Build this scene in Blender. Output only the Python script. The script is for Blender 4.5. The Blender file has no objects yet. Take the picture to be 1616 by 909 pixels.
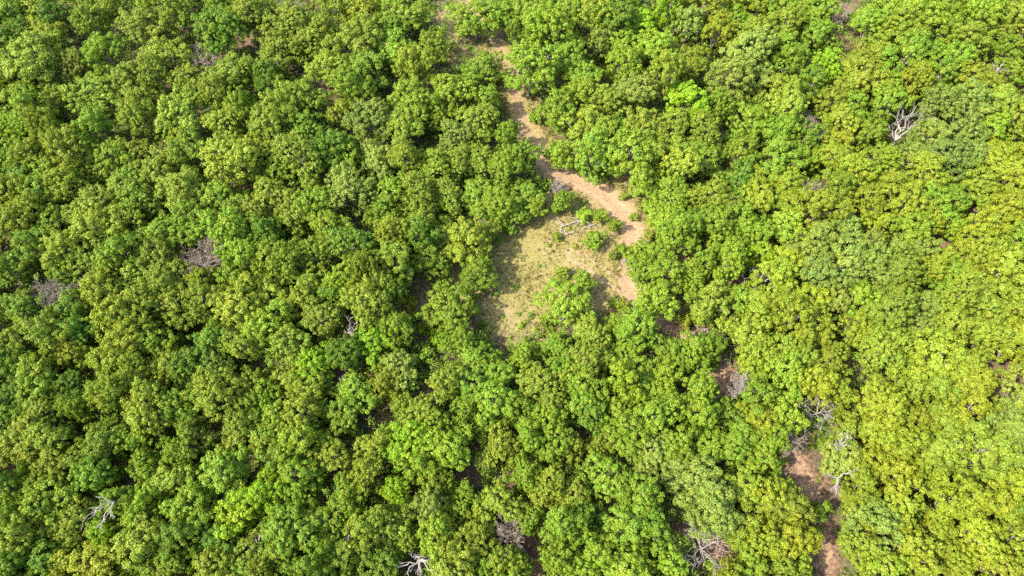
import bpy, math, random
import numpy as np
R_ = math.radians
rng = np.random.default_rng(11)
random.seed(11)
sc = bpy.context.scene
COL = sc.collection

# ------------------------------------------------------------------ camera
CAM_H, DEPR, W0, H0 = 73.0, 62.0, 1616.0, 909.0
F = W0 * 24.0 / 36.0
FWD = np.array([0, math.cos(R_(DEPR)), -math.sin(R_(DEPR))])
UP = np.array([0, math.sin(R_(DEPR)), math.cos(R_(DEPR))])
cam_d = bpy.data.cameras.new("camera"); cam_d.lens = 24; cam_d.sensor_width = 36
cam_d.clip_start = 0.5; cam_d.clip_end = 5000
cam = bpy.data.objects.new("camera", cam_d); COL.objects.link(cam)
cam.location = (0, 0, CAM_H); cam.rotation_euler = (R_(90 - DEPR), 0, 0)
sc.camera = cam

def gz(x, y):
    return 0.55*np.sin(x*0.045+0.6)*np.cos(y*0.052-0.4) + 0.25*np.sin(x*0.11+y*0.08+1.3)

def at(px, py, h=0.0):
    """point h metres above the ground that the photograph shows at (px, py), and its depth"""
    d = FWD + np.array([1, 0, 0])*(px-W0/2)/F + UP*(H0/2-py)/F
    z = h
    for _ in range(3):
        t = (CAM_H-z)/(-d[2]); p = d*t
        z = h + float(gz(p[0], p[1]))
    return p[0], p[1], t

def project(x, y, z):
    v = np.stack([x, y, z-CAM_H], -1)
    dep = v @ FWD
    return W0/2 + F*v[..., 0]/dep, H0/2 - F*(v @ UP)/dep, dep

# ------------------------------------------------------------------ node helpers
def material(name):
    m = bpy.data.materials.new(name); m.use_nodes = True
    m.node_tree.nodes.clear()
    return m, m.node_tree.nodes, m.node_tree.links

def mixc(n, l, fac, a, b, mode='MIX'):
    x = n.new('ShaderNodeMix'); x.data_type = 'RGBA'; x.blend_type = mode
    for sock, v in ((x.inputs[0], fac), (x.inputs[6], a), (x.inputs[7], b)):
        if isinstance(v, bpy.types.NodeSocket): l.new(v, sock)
        elif isinstance(v, tuple): sock.default_value = (*v, 1)
        else: sock.default_value = v
    return x.outputs[2]

def math_(n, l, op, a, b=0.0, clamp=False):
    x = n.new('ShaderNodeMath'); x.operation = op; x.use_clamp = clamp
    for sock, v in ((x.inputs[0], a), (x.inputs[1], b)):
        if isinstance(v, bpy.types.NodeSocket): l.new(v, sock)
        else: sock.default_value = v
    return x.outputs[0]

def attr(n, name):
    a = n.new('ShaderNodeAttribute'); a.attribute_name = name
    return a

def noise(n, l, vec, scale, detail=4, rough=0.55):
    x = n.new('ShaderNodeTexNoise'); x.inputs['Scale'].default_value = scale
    x.inputs['Detail'].default_value = detail; x.inputs['Roughness'].default_value = rough
    l.new(vec, x.inputs['Vector'])
    return x.outputs[0]

def ramp(n, l, fac, lo, hi):
    x = n.new('ShaderNodeMapRange'); x.inputs[1].default_value = lo; x.inputs[2].default_value = hi
    x.interpolation_type = 'SMOOTHSTEP'
    l.new(fac, x.inputs[0])
    return x.outputs[0]

# foliage: colour of the object, varied by leaf
def leaf_material():
    m, n, l = material("leaf")
    out = n.new('ShaderNodeOutputMaterial')
    oi = n.new('ShaderNodeObjectInfo')
    t = attr(n, "tint")
    base = oi.outputs['Color']
    hsv = n.new('ShaderNodeHueSaturation')
    l.new(base, hsv.inputs['Color'])
    sep = n.new('ShaderNodeSeparateColor'); l.new(t.outputs['Color'], sep.inputs[0])
    # red: per leaf brightness, green: per clump hue, blue: mix to yellow, on crowns the sunlit high clumps painted in
    l.new(math_(n, l, 'ADD', math_(n, l, 'MULTIPLY', sep.outputs[0], 0.75), 0.62), hsv.inputs['Value'])
    l.new(math_(n, l, 'ADD', math_(n, l, 'MULTIPLY', sep.outputs[1], 0.026), 0.485), hsv.inputs['Hue'])
    col = mixc(n, l, math_(n, l, 'MULTIPLY', sep.outputs[2], 0.4), hsv.outputs[0], (0.175, 0.185, 0.012))
    p = n.new('ShaderNodeBsdfPrincipled'); l.new(col, p.inputs['Base Color'])
    p.inputs['Roughness'].default_value = 0.5; p.inputs['Specular IOR Level'].default_value = 0.18
    tr = n.new('ShaderNodeBsdfTranslucent')
    l.new(mixc(n, l, 1.0, col, (1.25, 1.25, 0.55), 'MULTIPLY'), tr.inputs['Color'])
    mx = n.new('ShaderNodeMixShader'); mx.inputs[0].default_value = 0.37
    l.new(p.outputs[0], mx.inputs[1]); l.new(tr.outputs[0], mx.inputs[2])
    l.new(mx.outputs[0], out.inputs[0])
    return m

def wood_material(name, a, b):
    m, n, l = material(name)
    out = n.new('ShaderNodeOutputMaterial'); p = n.new('ShaderNodeBsdfPrincipled')
    tc = n.new('ShaderNodeTexCoord')
    f = noise(n, l, tc.outputs['Object'], 6, 5, 0.65)
    l.new(mixc(n, l, ramp(n, l, f, 0.3, 0.7), a, b), p.inputs['Base Color'])
    p.inputs['Roughness'].default_value = 0.85
    l.new(p.outputs[0], out.inputs[0])
    return m

def ground_material():
    m, n, l = material("ground_soil")
    out = n.new('ShaderNodeOutputMaterial'); p = n.new('ShaderNodeBsdfPrincipled')
    geo = n.new('ShaderNodeNewGeometry'); pos = geo.outputs['Position']
    mk = attr(n, "mask")                       # r track, g grass, b bare red soil
    sep = n.new('ShaderNodeSeparateColor'); l.new(mk.outputs['Color'], sep.inputs[0])
    n1 = noise(n, l, pos, 0.55, 6, 0.62); n2 = noise(n, l, pos, 2.6, 5, 0.65); n3 = noise(n, l, pos, 11, 3, 0.6)
    n4 = noise(n, l, pos, 0.16, 3, 0.5)
    jit = math_(n, l, 'ADD', math_(n, l, 'MULTIPLY', math_(n, l, 'SUBTRACT', n1, 0.5), 0.9),
                math_(n, l, 'MULTIPLY', math_(n, l, 'SUBTRACT', n2, 0.5), 1.0))
    def edge(s, w=0.16): return ramp(n, l, math_(n, l, 'ADD', s, jit), 0.5-w, 0.5+w)
    # leaf litter of the forest floor
    litter = mixc(n, l, ramp(n, l, n2, 0.35, 0.65), (0.042, 0.03, 0.019), (0.085, 0.06, 0.037))
    litter = mixc(n, l, ramp(n, l, n1, 0.45, 0.62), litter, (0.05, 0.075, 0.018))
    # dry meadow grass
    grass = mixc(n, l, ramp(n, l, n1, 0.34, 0.66), (0.150, 0.114, 0.046), (0.108, 0.097, 0.027))
    grass = mixc(n, l, ramp(n, l, n4, 0.42, 0.58), grass, (0.124, 0.106, 0.031))
    grass = mixc(n, l, ramp(n, l, n2, 0.53, 0.72), grass, (0.188, 0.145, 0.085))
    grass = mixc(n, l, math_(n, l, 'MULTIPLY', ramp(n, l, n3, 0.55, 0.75), 0.5), grass, (0.062, 0.064, 0.02))
    # pale worn dirt of the track, redder bare soil elsewhere
    dirt = mixc(n, l, ramp(n, l, n2, 0.3, 0.7), (0.142, 0.091, 0.050), (0.200, 0.134, 0.078))
    dirt = mixc(n, l, math_(n, l, 'MULTIPLY', ramp(n, l, n1, 0.5, 0.7), 0.5), dirt, (0.125, 0.100, 0.044))
    rut = attr(n, "rut")
    dirt = mixc(n, l, math_(n, l, 'MULTIPLY', rut.outputs['Fac'], 0.55), dirt, (0.22, 0.146, 0.088))
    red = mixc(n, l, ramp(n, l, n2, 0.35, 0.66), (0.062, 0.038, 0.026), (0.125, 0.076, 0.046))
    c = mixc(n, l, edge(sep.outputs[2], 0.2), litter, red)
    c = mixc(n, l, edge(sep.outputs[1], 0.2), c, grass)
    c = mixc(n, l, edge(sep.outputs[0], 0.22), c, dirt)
    l.new(c, p.inputs['Base Color']); p.inputs['Roughness'].default_value = 0.95
    p.inputs['Specular IOR Level'].default_value = 0.15
    b = n.new('ShaderNodeBump'); b.inputs['Strength'].default_value = 0.5; b.inputs['Distance'].default_value = 0.12
    l.new(math_(n, l, 'ADD', n2, n3), b.inputs['Height']); l.new(b.outputs[0], p.inputs['Normal'])
    l.new(p.outputs[0], out.inputs[0])
    return m

LEAF = leaf_material()
BARK = wood_material("bark", (0.10, 0.08, 0.06), (0.20, 0.17, 0.13))
DEADWOOD = wood_material("bleached_wood", (0.125, 0.105, 0.088), (0.21, 0.183, 0.157))
GREYWOOD = wood_material("grey_twigs", (0.105, 0.078, 0.054), (0.180, 0.142, 0.108))
DARKWOOD = wood_material("dark_wood", (0.06, 0.045, 0.035), (0.12, 0.09, 0.07))
SOIL = ground_material()

# ------------------------------------------------------------------ mesh helpers
def mesh_from(name, verts, faces_n, nper, mat, colors=None, cname="tint"):
    """verts (N,3); faces_n (M,nper) vertex indices"""
    me = bpy.data.meshes.new(name)
    me.vertices.add(len(verts)); me.vertices.foreach_set("co", np.asarray(verts, np.float32).ravel())
    M = len(faces_n)
    me.loops.add(M*nper); me.loops.foreach_set("vertex_index", np.asarray(faces_n, np.int32).ravel())
    me.polygons.add(M)
    me.polygons.foreach_set("loop_start", np.arange(0, M*nper, nper, dtype=np.int32))
    me.update(calc_edges=True)
    if colors is not None:
        a = me.color_attributes.new(cname, 'FLOAT_COLOR', 'POINT')
        a.data.foreach_set("color", np.asarray(colors, np.float32).ravel())
    me.materials.append(mat)
    return me

def link(name, me, parent=None):
    o = bpy.data.objects.new(name, me); COL.objects.link(o); o.parent = parent
    return o

def empty(name, loc, rz=0.0):
    o = bpy.data.objects.new(name, None); COL.objects.link(o)
    o.empty_display_size = 0.5
    o.location = loc; o.rotation_euler = (0, 0, rz)
    return o

def tag(o, label=None, cat=None, group=None, kind=None):
    for k, v in (("label", label), ("category", cat), ("group", group), ("kind", kind)):
        if v: o[k] = v
    return o

def leaves(centres, normals, size, tints, r, aspect=0.68, spread=0.9):
    """flat kite leaves: centre, facing, size -> verts, colours"""
    N = len(centres)
    nn = normals + r.normal(0, spread*0.5, (N, 3))
    nn /= np.linalg.norm(nn, axis=1)[:, None] + 1e-9
    a = r.normal(0, 1, (N, 3)); a -= nn*np.sum(a*nn, 1)[:, None]
    a /= np.linalg.norm(a, axis=1)[:, None] + 1e-9
    b = np.cross(nn, a)
    L = size*(0.7+0.6*r.random(N))[:, None]; Wd = L*aspect
    v = np.empty((N, 4, 3))
    v[:, 0] = centres - a*L*0.5
    v[:, 1] = centres + b*Wd*0.5 + a*L*0.05
    v[:, 2] = centres + a*L*0.5
    v[:, 3] = centres - b*Wd*0.5 + a*L*0.05
    return v.reshape(-1, 3), np.repeat(tints, 4, axis=0)

def quads(nleaf): return np.arange(nleaf*4).reshape(-1, 4)

def dome_points(n, r, zmin=-0.25):
    """directions spread evenly over the upper part of a sphere"""
    i = np.arange(n)+0.5
    z = 1-(1-zmin)*i/n
    ph = i*2.399963 + r.random()*6.28
    s = np.sqrt(np.maximum(0, 1-z*z))
    d = np.stack([s*np.cos(ph), s*np.sin(ph), z], 1) + r.normal(0, 0.11, (n, 3))
    return d/np.linalg.norm(d, axis=1)[:, None]

def crown_cloud(seed, Rad=2.6, Hgt=6.6, base=1.5, clump=0.5, leaf=0.27, per=95, nl=(6, 9), lump=0.5, tip=0.25, elong=0.35):
    r = np.random.default_rng(seed)
    n = int(r.integers(*nl))
    # limb-end lobes that make the uneven outline
    lob = []
    zc = base + (Hgt-base)*0.50
    for k in range(n):
        a = 6.283*k/n + r.normal(0, 0.4); q = Rad*r.uniform(0.40, 0.92)
        rr = Rad*r.uniform(0.20, lump-0.10)
        lob.append((q*math.cos(a), q*math.sin(a), zc + (Hgt-zc-rr)*r.uniform(-0.45, 0.75), rr, rr*r.uniform(0.8, 1.25)))
    for k in range(4):
        rr = Rad*r.uniform(0.26, 0.46)
        lob.append((Rad*r.normal(0, 0.24), Rad*r.normal(0, 0.24), Hgt-rr*r.uniform(0.9, 1.2)-r.uniform(0, 1.1)*(k > 0), rr, rr*r.uniform(0.9, 1.25)))
    for k in range(4):                                  # a lower skirt of branches
        a = r.random()*6.28; q = Rad*r.uniform(0.35, 0.78); rr = Rad*r.uniform(0.24, 0.4)
        lob.append((q*math.cos(a), q*math.sin(a), base+rr+r.uniform(0, 1.2), rr, rr*0.8))
    lob = np.array(lob)
    C, Nn, T = [], [], []
    clumps = []
    for i, (x, y, z, rr, rz) in enumerate(lob):
        m = max(6, int(2.9*(rr/clump)**2))
        d = dome_points(m, r, -0.45)
        c = np.array([x, y, z]) + d*np.array([rr, rr, rz])*(0.76+0.52*r.random((m, 1))**1.6)
        # drop clumps buried inside other lobes
        keep = np.ones(m, bool)
        for j, (x2, y2, z2, r2, rz2) in enumerate(lob):
            if j == i: continue
            e = ((c[:, 0]-x2)/r2)**2 + ((c[:, 1]-y2)/r2)**2 + ((c[:, 2]-z2)/rz2)**2
            keep &= e > 0.55
        keep &= r.random(m) > 0.14
        for cc, dd in zip(c[keep], d[keep]): clumps.append((cc, dd))
    for cc, dd in clumps:
        cr = clump*r.choice([r.uniform(0.45, 0.85), r.uniform(0.8, 1.4)])
        k = int(per*(cr/clump)**1.6)
        u = r.normal(0, 1, (k, 3)) + dd*0.75 + np.array([0, 0, 0.35])
        u /= np.linalg.norm(u, axis=1)[:, None]
        p = cc + u*cr*np.array([1, 1, 0.8])*(0.55+0.55*r.random((k, 1)))
        p += (dd*0.7+np.array([0, 0, 0.5]))*cr*elong*(r.random((k, 1))*2-0.7)*np.maximum(0.15, (u@dd))[:, None]
        nrm = u + 0.35*dd + np.array([0, 0, 0.25])
        C.append(p); Nn.append(nrm/np.linalg.norm(nrm, axis=1)[:, None])
        t = np.empty((k, 4)); t[:, 0] = np.clip(r.normal(0.5, 0.2, k), 0, 1)
        t[:, 1] = np.clip(r.normal(0.5, 0.28)+r.normal(0, 0.12, k), 0, 1)
        hi = (cc[2]-zc)/(Hgt-zc+1e-6)
        t[:, 2] = np.clip((r.random() < tip*max(0, hi))*r.uniform(0.4, 1.0) + 0*t[:, 0], 0, 1); t[:, 3] = 1  # sunlit yellow painted into some clumps, more often towards the crown top
        T.append(t)
    C, Nn, T = np.concatenate(C), np.concatenate(Nn), np.concatenate(T)
    v, col = leaves(C, Nn, leaf, T, r)
    return v, col, lob

class Tubes:
    def __init__(s): s.v, s.f, s.n = [], [], 0
    def add(s, pts, rad, k=5):
        pts = np.asarray(pts, float); m = len(pts)
        tan = np.gradient(pts, axis=0); tan /= np.linalg.norm(tan, axis=1)[:, None]+1e-9
        ref = np.array([0.31, 0.17, 0.93]) if abs(tan[0][2]) < 0.9 else np.array([0.95, 0.2, 0.1])
        a = np.cross(tan, ref); a /= np.linalg.norm(a, axis=1)[:, None]+1e-9
        b = np.cross(tan, a)
        th = np.arange(k)*6.28319/k
        ring = pts[:, None] + (a[:, None]*np.cos(th)[None, :, None] + b[:, None]*np.sin(th)[None, :, None])*np.asarray(rad)[:, None, None]
        s.v.append(ring.reshape(-1, 3))
        i = np.arange(m-1)[:, None]*k; j = np.arange(k)[None, :]; j2 = (j+1) % k
        s.f.append(np.stack([i+j, i+j2, i+k+j2, i+k+j], -1).reshape(-1, 4)+s.n)
        s.n += m*k
    def mesh(s, name, mat): return mesh_from(name, np.concatenate(s.v), np.concatenate(s.f), 4, mat)

def bend(a, b, r, n=5, w=0.1):
    a, b = np.asarray(a, float), np.asarray(b, float)
    t = np.linspace(0, 1, n)[:, None]; L = np.linalg.norm(b-a)
    p = a+(b-a)*t + r.normal(0, w*L, (n, 3))*np.sin(t*math.pi)*0.5
    return p

def trunk_mesh(seed, lob, base=2.2, rad=0.17):
    r = np.random.default_rng(seed+500)
    T = Tubes()
    top = lob[:, 2].max()
    stem = bend((0, 0, -0.25), (r.normal(0, 0.2), r.normal(0, 0.2), top*0.72), r, 7, 0.06)
    T.add(stem, np.linspace(rad*1.25, rad*0.4, 7), 7)
    for x, y, z, rr, rz in lob:
        k = int(r.integers(2, 5)); s = stem[k]
        T.add(bend(s, (x, y, z+rz*0.35), r, 6, 0.14), np.linspace(rad*0.5, 0.025, 6), 5)
    return T.mesh("trunk", BARK)

# prototypes of the living trees: (crown mesh, trunk mesh)
PROTO = {}
def protos(kind, n, seed, **kw):
    out = []
    for i in range(n):
        v, col, lob = crown_cloud(seed+i, **kw)
        me = mesh_from("crown", v, quads(len(v)//4), 4, LEAF, col)
        out.append((me, trunk_mesh(seed+i, lob, kw.get('base', 1.5), 0.062*kw.get('Rad', 2.6))))
    PROTO[kind] = out
protos('round', 8, 100, clump=0.32, leaf=0.17, per=88, nl=(8, 13))
protos('fine', 7, 200, clump=0.28, leaf=0.155, per=78, nl=(9, 14), lump=0.46, elong=0.7, tip=0.45)
protos('bold', 6, 300, clump=0.38, leaf=0.19, per=108, nl=(8, 12), elong=0.12, lump=0.52, tip=0.12)
protos('young', 5, 400, Rad=1.55, Hgt=5.0, base=1.1, clump=0.32, leaf=0.19, per=75, nl=(4, 6))
protos('shrub', 4, 450, Rad=1.1, Hgt=1.9, base=0.25, clump=0.25, leaf=0.15, per=62, nl=(4, 6))
PR = {'round': (2.6, 6.6), 'fine': (2.6, 6.6), 'bold': (2.6, 6.6), 'young': (1.55, 5.0), 'shrub': (1.1, 1.9)}

COLOURS = {
 'g': (0.116, 0.182, 0.012), 'o': (0.136, 0.182, 0.015), 'd': (0.078, 0.138, 0.010), 'b': (0.072, 0.130, 0.012),
 'p': (0.126, 0.172, 0.024), 'y': (0.142, 0.180, 0.011), 'l': (0.134, 0.224, 0.008), 'r': (0.160, 0.176, 0.009)}
CNAME = {'g': 'mid-green', 'o': 'olive-green', 'd': 'dark green', 'b': 'bluish dark green', 'p': 'pale sage-green',
         'y': 'yellow-green', 'l': 'bright lime-green', 'r': 'golden-green'}

# ------------------------------------------------------------------ crowns read off the photograph: x, y, radius (px), colour
TREES = """
20,18,30,g 55,15,28,o 85,20,30,d 142,38,34,g 175,12,28,o 228,40,40,o 285,22,32,o 346,10,30,g 350,55,36,g 395,25,32,o 25,60,34,d 14,104,32,b
70,55,32,y 58,100,42,o 122,105,28,p 172,88,36,g 262,88,36,o 298,118,36,o 240,128,30,o 362,118,34,o 150,142,42,g 204,140,30,o 85,160,30,o 25,160,34,g
398,118,24,o 8,208,26,l 54,188,32,g 84,214,30,o 150,204,32,g 220,186,34,o 284,180,38,o 338,158,30,o 386,172,30,g 355,205,32,o 292,222,26,y
415,20,28,g 455,42,34,o 500,48,34,o 575,15,36,y 530,12,26,o 640,20,36,g 622,48,28,g 752,22,33,g 795,25,32,g 435,75,36,o 480,70,30,o 565,68,36,o
625,75,32,g 680,73,32,g 515,105,36,o 575,108,36,o 425,128,26,d 455,150,26,g 560,140,34,g 655,115,32,o 764,102,32,g 650,160,38,g 712,148,31,g
490,165,28,o 540,178,28,o 590,190,34,p 640,200,32,o 430,195,36,o 480,205,30,g 750,190,36,o 715,215,32,p 770,160,22,g 800,215,25,g 690,185,26,g
845,20,32,g 890,15,34,g 815,55,24,g 868,60,38,g 940,30,42,g 985,15,28,g 975,40,30,d 945,70,28,p 1015,35,26,l 1055,25,30,l 1035,75,38,g 985,75,28,g
1085,45,30,p 1110,15,34,y 1130,55,28,y 1160,20,28,g 1195,15,28,y 1185,55,34,o 1180,90,40,p 835,112,42,g 900,100,32,g 925,125,32,g 985,110,30,g
1085,100,34,o 1000,150,34,p 1045,135,34,o 955,160,30,o 920,150,30,g 1085,160,30,l 1100,185,24,l 1150,130,36,p 1195,120,28,p 1130,170,26,g 880,170,28,g
925,200,38,o 1010,200,34,o 1060,200,34,o 1110,215,32,o 1185,190,34,g 1170,218,20,l 975,205,24,d
1230,20,34,g 1262,25,28,g 1290,20,26,g 1230,55,28,o 1290,55,30,g 1240,75,28,g 1378,36,32,g 1400,15,32,g 1440,25,32,g 1480,20,34,g 1520,15,30,g
1425,60,34,y 1480,52,32,g 1540,35,34,g 1590,20,34,o 1575,48,28,o 1525,66,28,o 1383,88,31,o 1430,95,40,g 1312,100,18,g 1300,110,26,l 1245,105,32,g
1280,138,28,d 1225,140,30,o 1360,125,36,o 1400,140,30,g 1500,95,34,g 1540,125,38,y 1480,125,32,g 1435,140,28,y 1345,148,28,g 1395,172,28,g 1590,78,26,g
1607,105,24,g 1312,165,26,o 1235,175,36,o 1325,192,26,o 1348,172,26,g 1370,207,30,g 1480,165,36,p 1530,165,34,p 1470,208,36,p 1520,205,34,p 1575,160,32,o
1602,192,32,o 1565,202,32,g 1320,222,30,r 1270,222,28,g 1225,215,28,g
15,240,30,g 55,248,30,o 78,268,30,g 115,250,34,o 150,258,30,o 185,250,34,g 215,240,28,o 245,260,38,o 300,238,30,o 370,255,44,o 396,232,28,o 35,275,30,b
20,312,34,o 60,312,36,g 110,295,32,y 140,322,42,o 205,305,40,g 290,305,42,o 345,312,36,g 394,340,34,o 40,348,36,o 92,355,32,g 165,362,38,o 202,352,30,o
255,365,40,g 308,360,34,g 360,375,34,g 55,392,34,g 105,400,36,o 150,412,36,o 195,405,38,g 255,410,32,o 390,408,32,g 15,425,34,d 100,432,26,g
170,447,30,o 220,437,36,o 275,442,34,o 322,444,28,y 370,440,34,g
415,248,32,o 480,257,42,o 440,268,24,g 525,245,34,d 550,252,28,g 595,250,36,p 552,305,42,p 640,255,32,o 690,260,36,g 725,257,30,o 762,248,32,o 795,268,30,g
430,315,36,o 465,337,32,o 500,330,34,g 620,300,32,g 660,310,34,o 705,307,30,o 755,300,36,g 790,318,30,g 520,365,34,g 425,372,32,d 560,392,40,d 620,370,40,o
665,375,32,d 605,343,28,g 660,345,30,o 710,370,34,o 742,380,42,o 755,425,34,g 680,412,34,g 505,402,32,o 620,418,34,o 425,410,30,o 460,412,34,g 487,442,30,g
545,442,32,g 612,446,32,g 775,355,24,o 425,447,28,o 580,440,26,o
820,250,26,g 885,245,24,g 940,248,32,g 830,298,32,g 838,325,24,g 812,335,26,g 888,312,20,g 1000,255,40,g 1040,245,36,o 1017,282,34,g 1070,268,36,o 1110,250,36,g
1060,312,36,g 1165,240,34,g 1170,282,30,d 1195,305,34,y 1120,312,32,o 1145,328,28,p 1053,343,29,g 1070,372,34,g 1096,355,32,d 1130,352,34,g 1175,347,34,g
1150,390,34,g 1192,378,28,g 1202,405,26,l 1043,400,27,g 1015,422,28,g 1055,435,34,g 1092,440,28,g 1112,420,26,g 1145,425,28,g 922,440,22,g
1225,250,36,g 1265,247,30,g 1320,247,34,y 1350,272,36,y 1395,250,30,g 1440,247,34,p 1490,250,34,p 1460,278,32,y 1530,240,32,p 1580,240,36,y 1592,278,30,y
1550,290,36,y 1240,288,34,g 1230,322,28,g 1318,298,34,y 1405,295,30,y 1370,315,34,y 1420,327,34,y 1465,317,32,g 1510,310,34,g 1600,322,34,y 1280,338,34,y
1315,333,28,y 1390,352,30,y 1460,350,28,y 1430,365,34,g 1245,355,34,g 1285,387,38,p 1335,367,36,p 1375,392,32,p 1445,387,34,p 1500,352,24,g 1540,370,40,y
1577,345,34,y 1600,380,36,g 1245,417,36,y 1330,422,38,p 1375,430,34,p 1420,427,36,o 1470,430,26,y 1495,405,20,y 1540,410,34,y 1582,425,38,o 1290,442,34,p
1225,447,32,y 1540,442,34,o 1500,440,30,g
15,482,34,g 48,492,32,d 125,482,34,b 95,530,34,o 68,520,28,y 165,470,36,y 190,502,40,y 232,490,36,o 285,482,36,o 325,477,36,o 380,482,42,o 40,545,32,o
135,522,34,d 205,542,38,y 250,537,36,g 340,540,36,g 395,550,34,o 115,557,28,y 55,590,44,g 165,577,32,g 265,577,38,o 297,582,36,d 345,575,30,p 10,562,30,d
115,607,32,d 215,597,34,o 345,625,40,o 395,610,32,o 182,627,38,o 65,645,42,o 20,625,30,d 125,647,30,g 240,650,42,o 292,642,34,d 20,665,34,d 385,665,34,o
430,475,34,o 472,478,30,o 505,502,42,o 525,462,32,d 580,477,40,o 617,464,28,o 420,522,34,g 455,547,36,o 590,545,36,l 628,522,32,g 706,484,36,g
495,572,38,l 545,562,30,d 630,577,34,p 725,532,26,g 745,562,38,g 772,565,20,l 460,602,40,o 497,607,30,o 608,607,30,y 562,622,34,g
425,622,30,g 700,602,36,o 745,602,38,d 480,647,38,o 540,652,34,g 640,637,26,g 665,652,32,o 785,592,28,g 735,650,28,g 780,642,36,g 432,662,30,g 690,675,28,g
891,482,38,g 1034,476,36,g 1120,475,36,o 1165,472,34,g 1200,492,34,y 882,542,34,g 935,525,38,o 970,512,24,g 1010,522,36,g 825,562,26,g 850,550,22,g
1058,557,32,g 1095,555,32,g 1122,545,26,d 1175,527,32,o 1195,572,34,y 850,602,40,o 893,590,32,g 925,575,34,o 985,565,30,g 1012,587,34,g 1050,597,32,g
925,617,36,g 985,612,34,g 1030,617,34,g 1098,622,34,g 870,637,36,o 820,645,34,g 930,655,34,d 985,642,34,o 1055,642,34,g 1154,658,34,g 1195,632,34,g
862,668,34,g 1030,667,36,g 985,670,30,g 1100,657,30,g 1192,667,32,y
1230,477,36,y 1270,477,32,y 1312,472,34,p 1355,477,32,g 1410,470,38,o 1462,480,32,p 1500,477,34,o 1550,482,38,o 1595,490,38,y 1245,512,34,y 1280,522,34,y
1350,517,34,y 1392,507,34,o 1445,512,36,p 1500,522,34,o 1562,532,42,o 1605,540,34,y 1250,557,38,o 1310,570,34,y 1385,550,34,o 1430,547,32,y 1480,572,46,y
1530,590,44,y 1230,592,34,g 1280,607,36,y 1415,587,34,y 1325,618,30,y 1385,650,44,y 1460,622,38,o 1520,642,40,y 1230,652,34,g 1600,627,42,p 1340,672,28,y
1590,672,38,p 1440,667,34,y 1490,672,38,o
35,692,38,o 90,697,38,o 165,702,44,g 215,692,30,g 305,692,34,o 375,692,40,o 100,737,34,o 65,767,30,g 20,767,34,g 160,747,32,g 235,737,34,g 285,717,32,g
275,757,36,o 355,742,42,g 90,792,36,g 30,812,34,g 128,822,38,o 195,800,32,g 230,800,34,g 310,802,40,g 372,802,42,l 30,852,38,o 85,837,34,o 175,845,22,l
217,857,42,o 280,852,38,d 340,857,36,d 387,867,32,o 145,888,42,r 25,887,36,d 78,887,34,d 272,892,42,g 212,897,30,g 342,897,38,o 392,902,30,g
425,692,38,o 480,697,38,g 447,722,32,g 525,722,34,o 592,712,36,o 585,747,34,o 645,702,40,l 715,712,34,g 665,740,30,g 692,757,30,g 630,772,26,l 470,757,34,g
420,782,34,l 550,777,34,g 790,710,32,o 765,727,24,p 680,797,34,p 730,792,32,g 780,797,36,o 610,822,38,o 460,832,48,g 512,822,38,g 580,842,34,o 692,852,40,y
745,852,42,y 440,872,36,g 540,882,44,g 592,887,36,d 642,850,26,o 795,890,30,o 725,892,42,o 420,902,32,o 500,902,34,g 765,900,30,g
835,692,36,g 872,702,30,g 905,707,26,o 947,702,34,o 990,692,34,g 1030,712,36,p 1070,702,34,g 1112,702,38,g 1165,700,34,g 1203,715,32,g 955,757,42,g 860,772,36,o
830,747,32,g 905,787,36,o 1020,752,28,p 1010,787,34,g 1095,757,44,p 1127,802,40,p 1175,767,36,o 1205,792,34,y 985,827,42,g 1032,837,36,g 835,820,34,g 890,837,36,g
925,812,28,d 1180,827,36,y 1205,862,36,y 882,877,38,g 932,872,36,g 985,892,38,g 1055,892,34,g 1008,868,24,g 815,895,24,g 1190,897,32,g
1218,695,28,g 1335,717,36,p 1385,692,34,y 1422,702,40,y 1372,732,32,y 1480,707,38,o 1530,722,42,o 1580,702,40,p 1600,742,34,p 1415,752,38,y 1470,747,36,o
1352,765,34,y 1240,800,32,o 1300,805,18,g 1222,772,26,y 1354,812,34,o 1415,802,40,y 1548,782,44,y 1495,792,40,y 1592,775,32,y 1382,832,38,p 1240,850,38,y
1262,895,24,o 1358,867,36,o 1427,862,40,o 1480,842,38,y 1540,852,42,y 1597,852,42,y 1392,895,40,y 1450,902,34,o 1510,892,38,y 1570,897,38,y 1232,898,30,o
1605,808,30,g
"""
SHRUBS = """
1340,28,13,l 915,268,15,o 948,276,18,g 867,240,14,d 845,185,13,g 922,337,16,g 946,341,15,g 968,358,16,g 938,377,20,g 984,396,16,g 1004,403,22,g 1020,415,20,g 968,402,12,o 1020,395,20,g 745,470,12,g 768,540,11,g 785,375,12,g 800,362,10,d 862,505,13,g 915,500,11,o 1025,372,13,o 1018,330,11,o 985,308,10,o 760,512,10,d 650,480,14,y 668,520,13,l 640,548,15,g 676,560,14,g 660,575,16,d 1125,578,14,g 1165,625,14,g 1090,500,13,g 1288,800,12,o 1235,722,11,o 1270,850,13,g 1255,700,11,d
887,432,14,o 690,535,16,l 748,490,14,l 700,446,17,g 1080,508,18,y 983,484,14,o 968,478,12,d 880,372,9,o 1000,340,10,o 1030,350,13,o 855,290,13,d 878,330,14,g
830,548,16,g 820,580,14,d 690,505,14,o 655,500,12,y 730,455,13,g 780,120,14,o 735,108,13,g 800,40,13,y 835,70,12,y 1185,590,14,y 1160,520,13,o 1300,700,14,g 1225,740,14,g 1330,640,12,y 1290,840,13,o 1220,690,14,g
"""
def parse(s):
    out = []
    for w in s.split():
        a = w.split(','); out.append((float(a[0]), float(a[1]), float(a[2]), a[3]))
    return out
trees, shrubs = parse(TREES), parse(SHRUBS)

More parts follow.
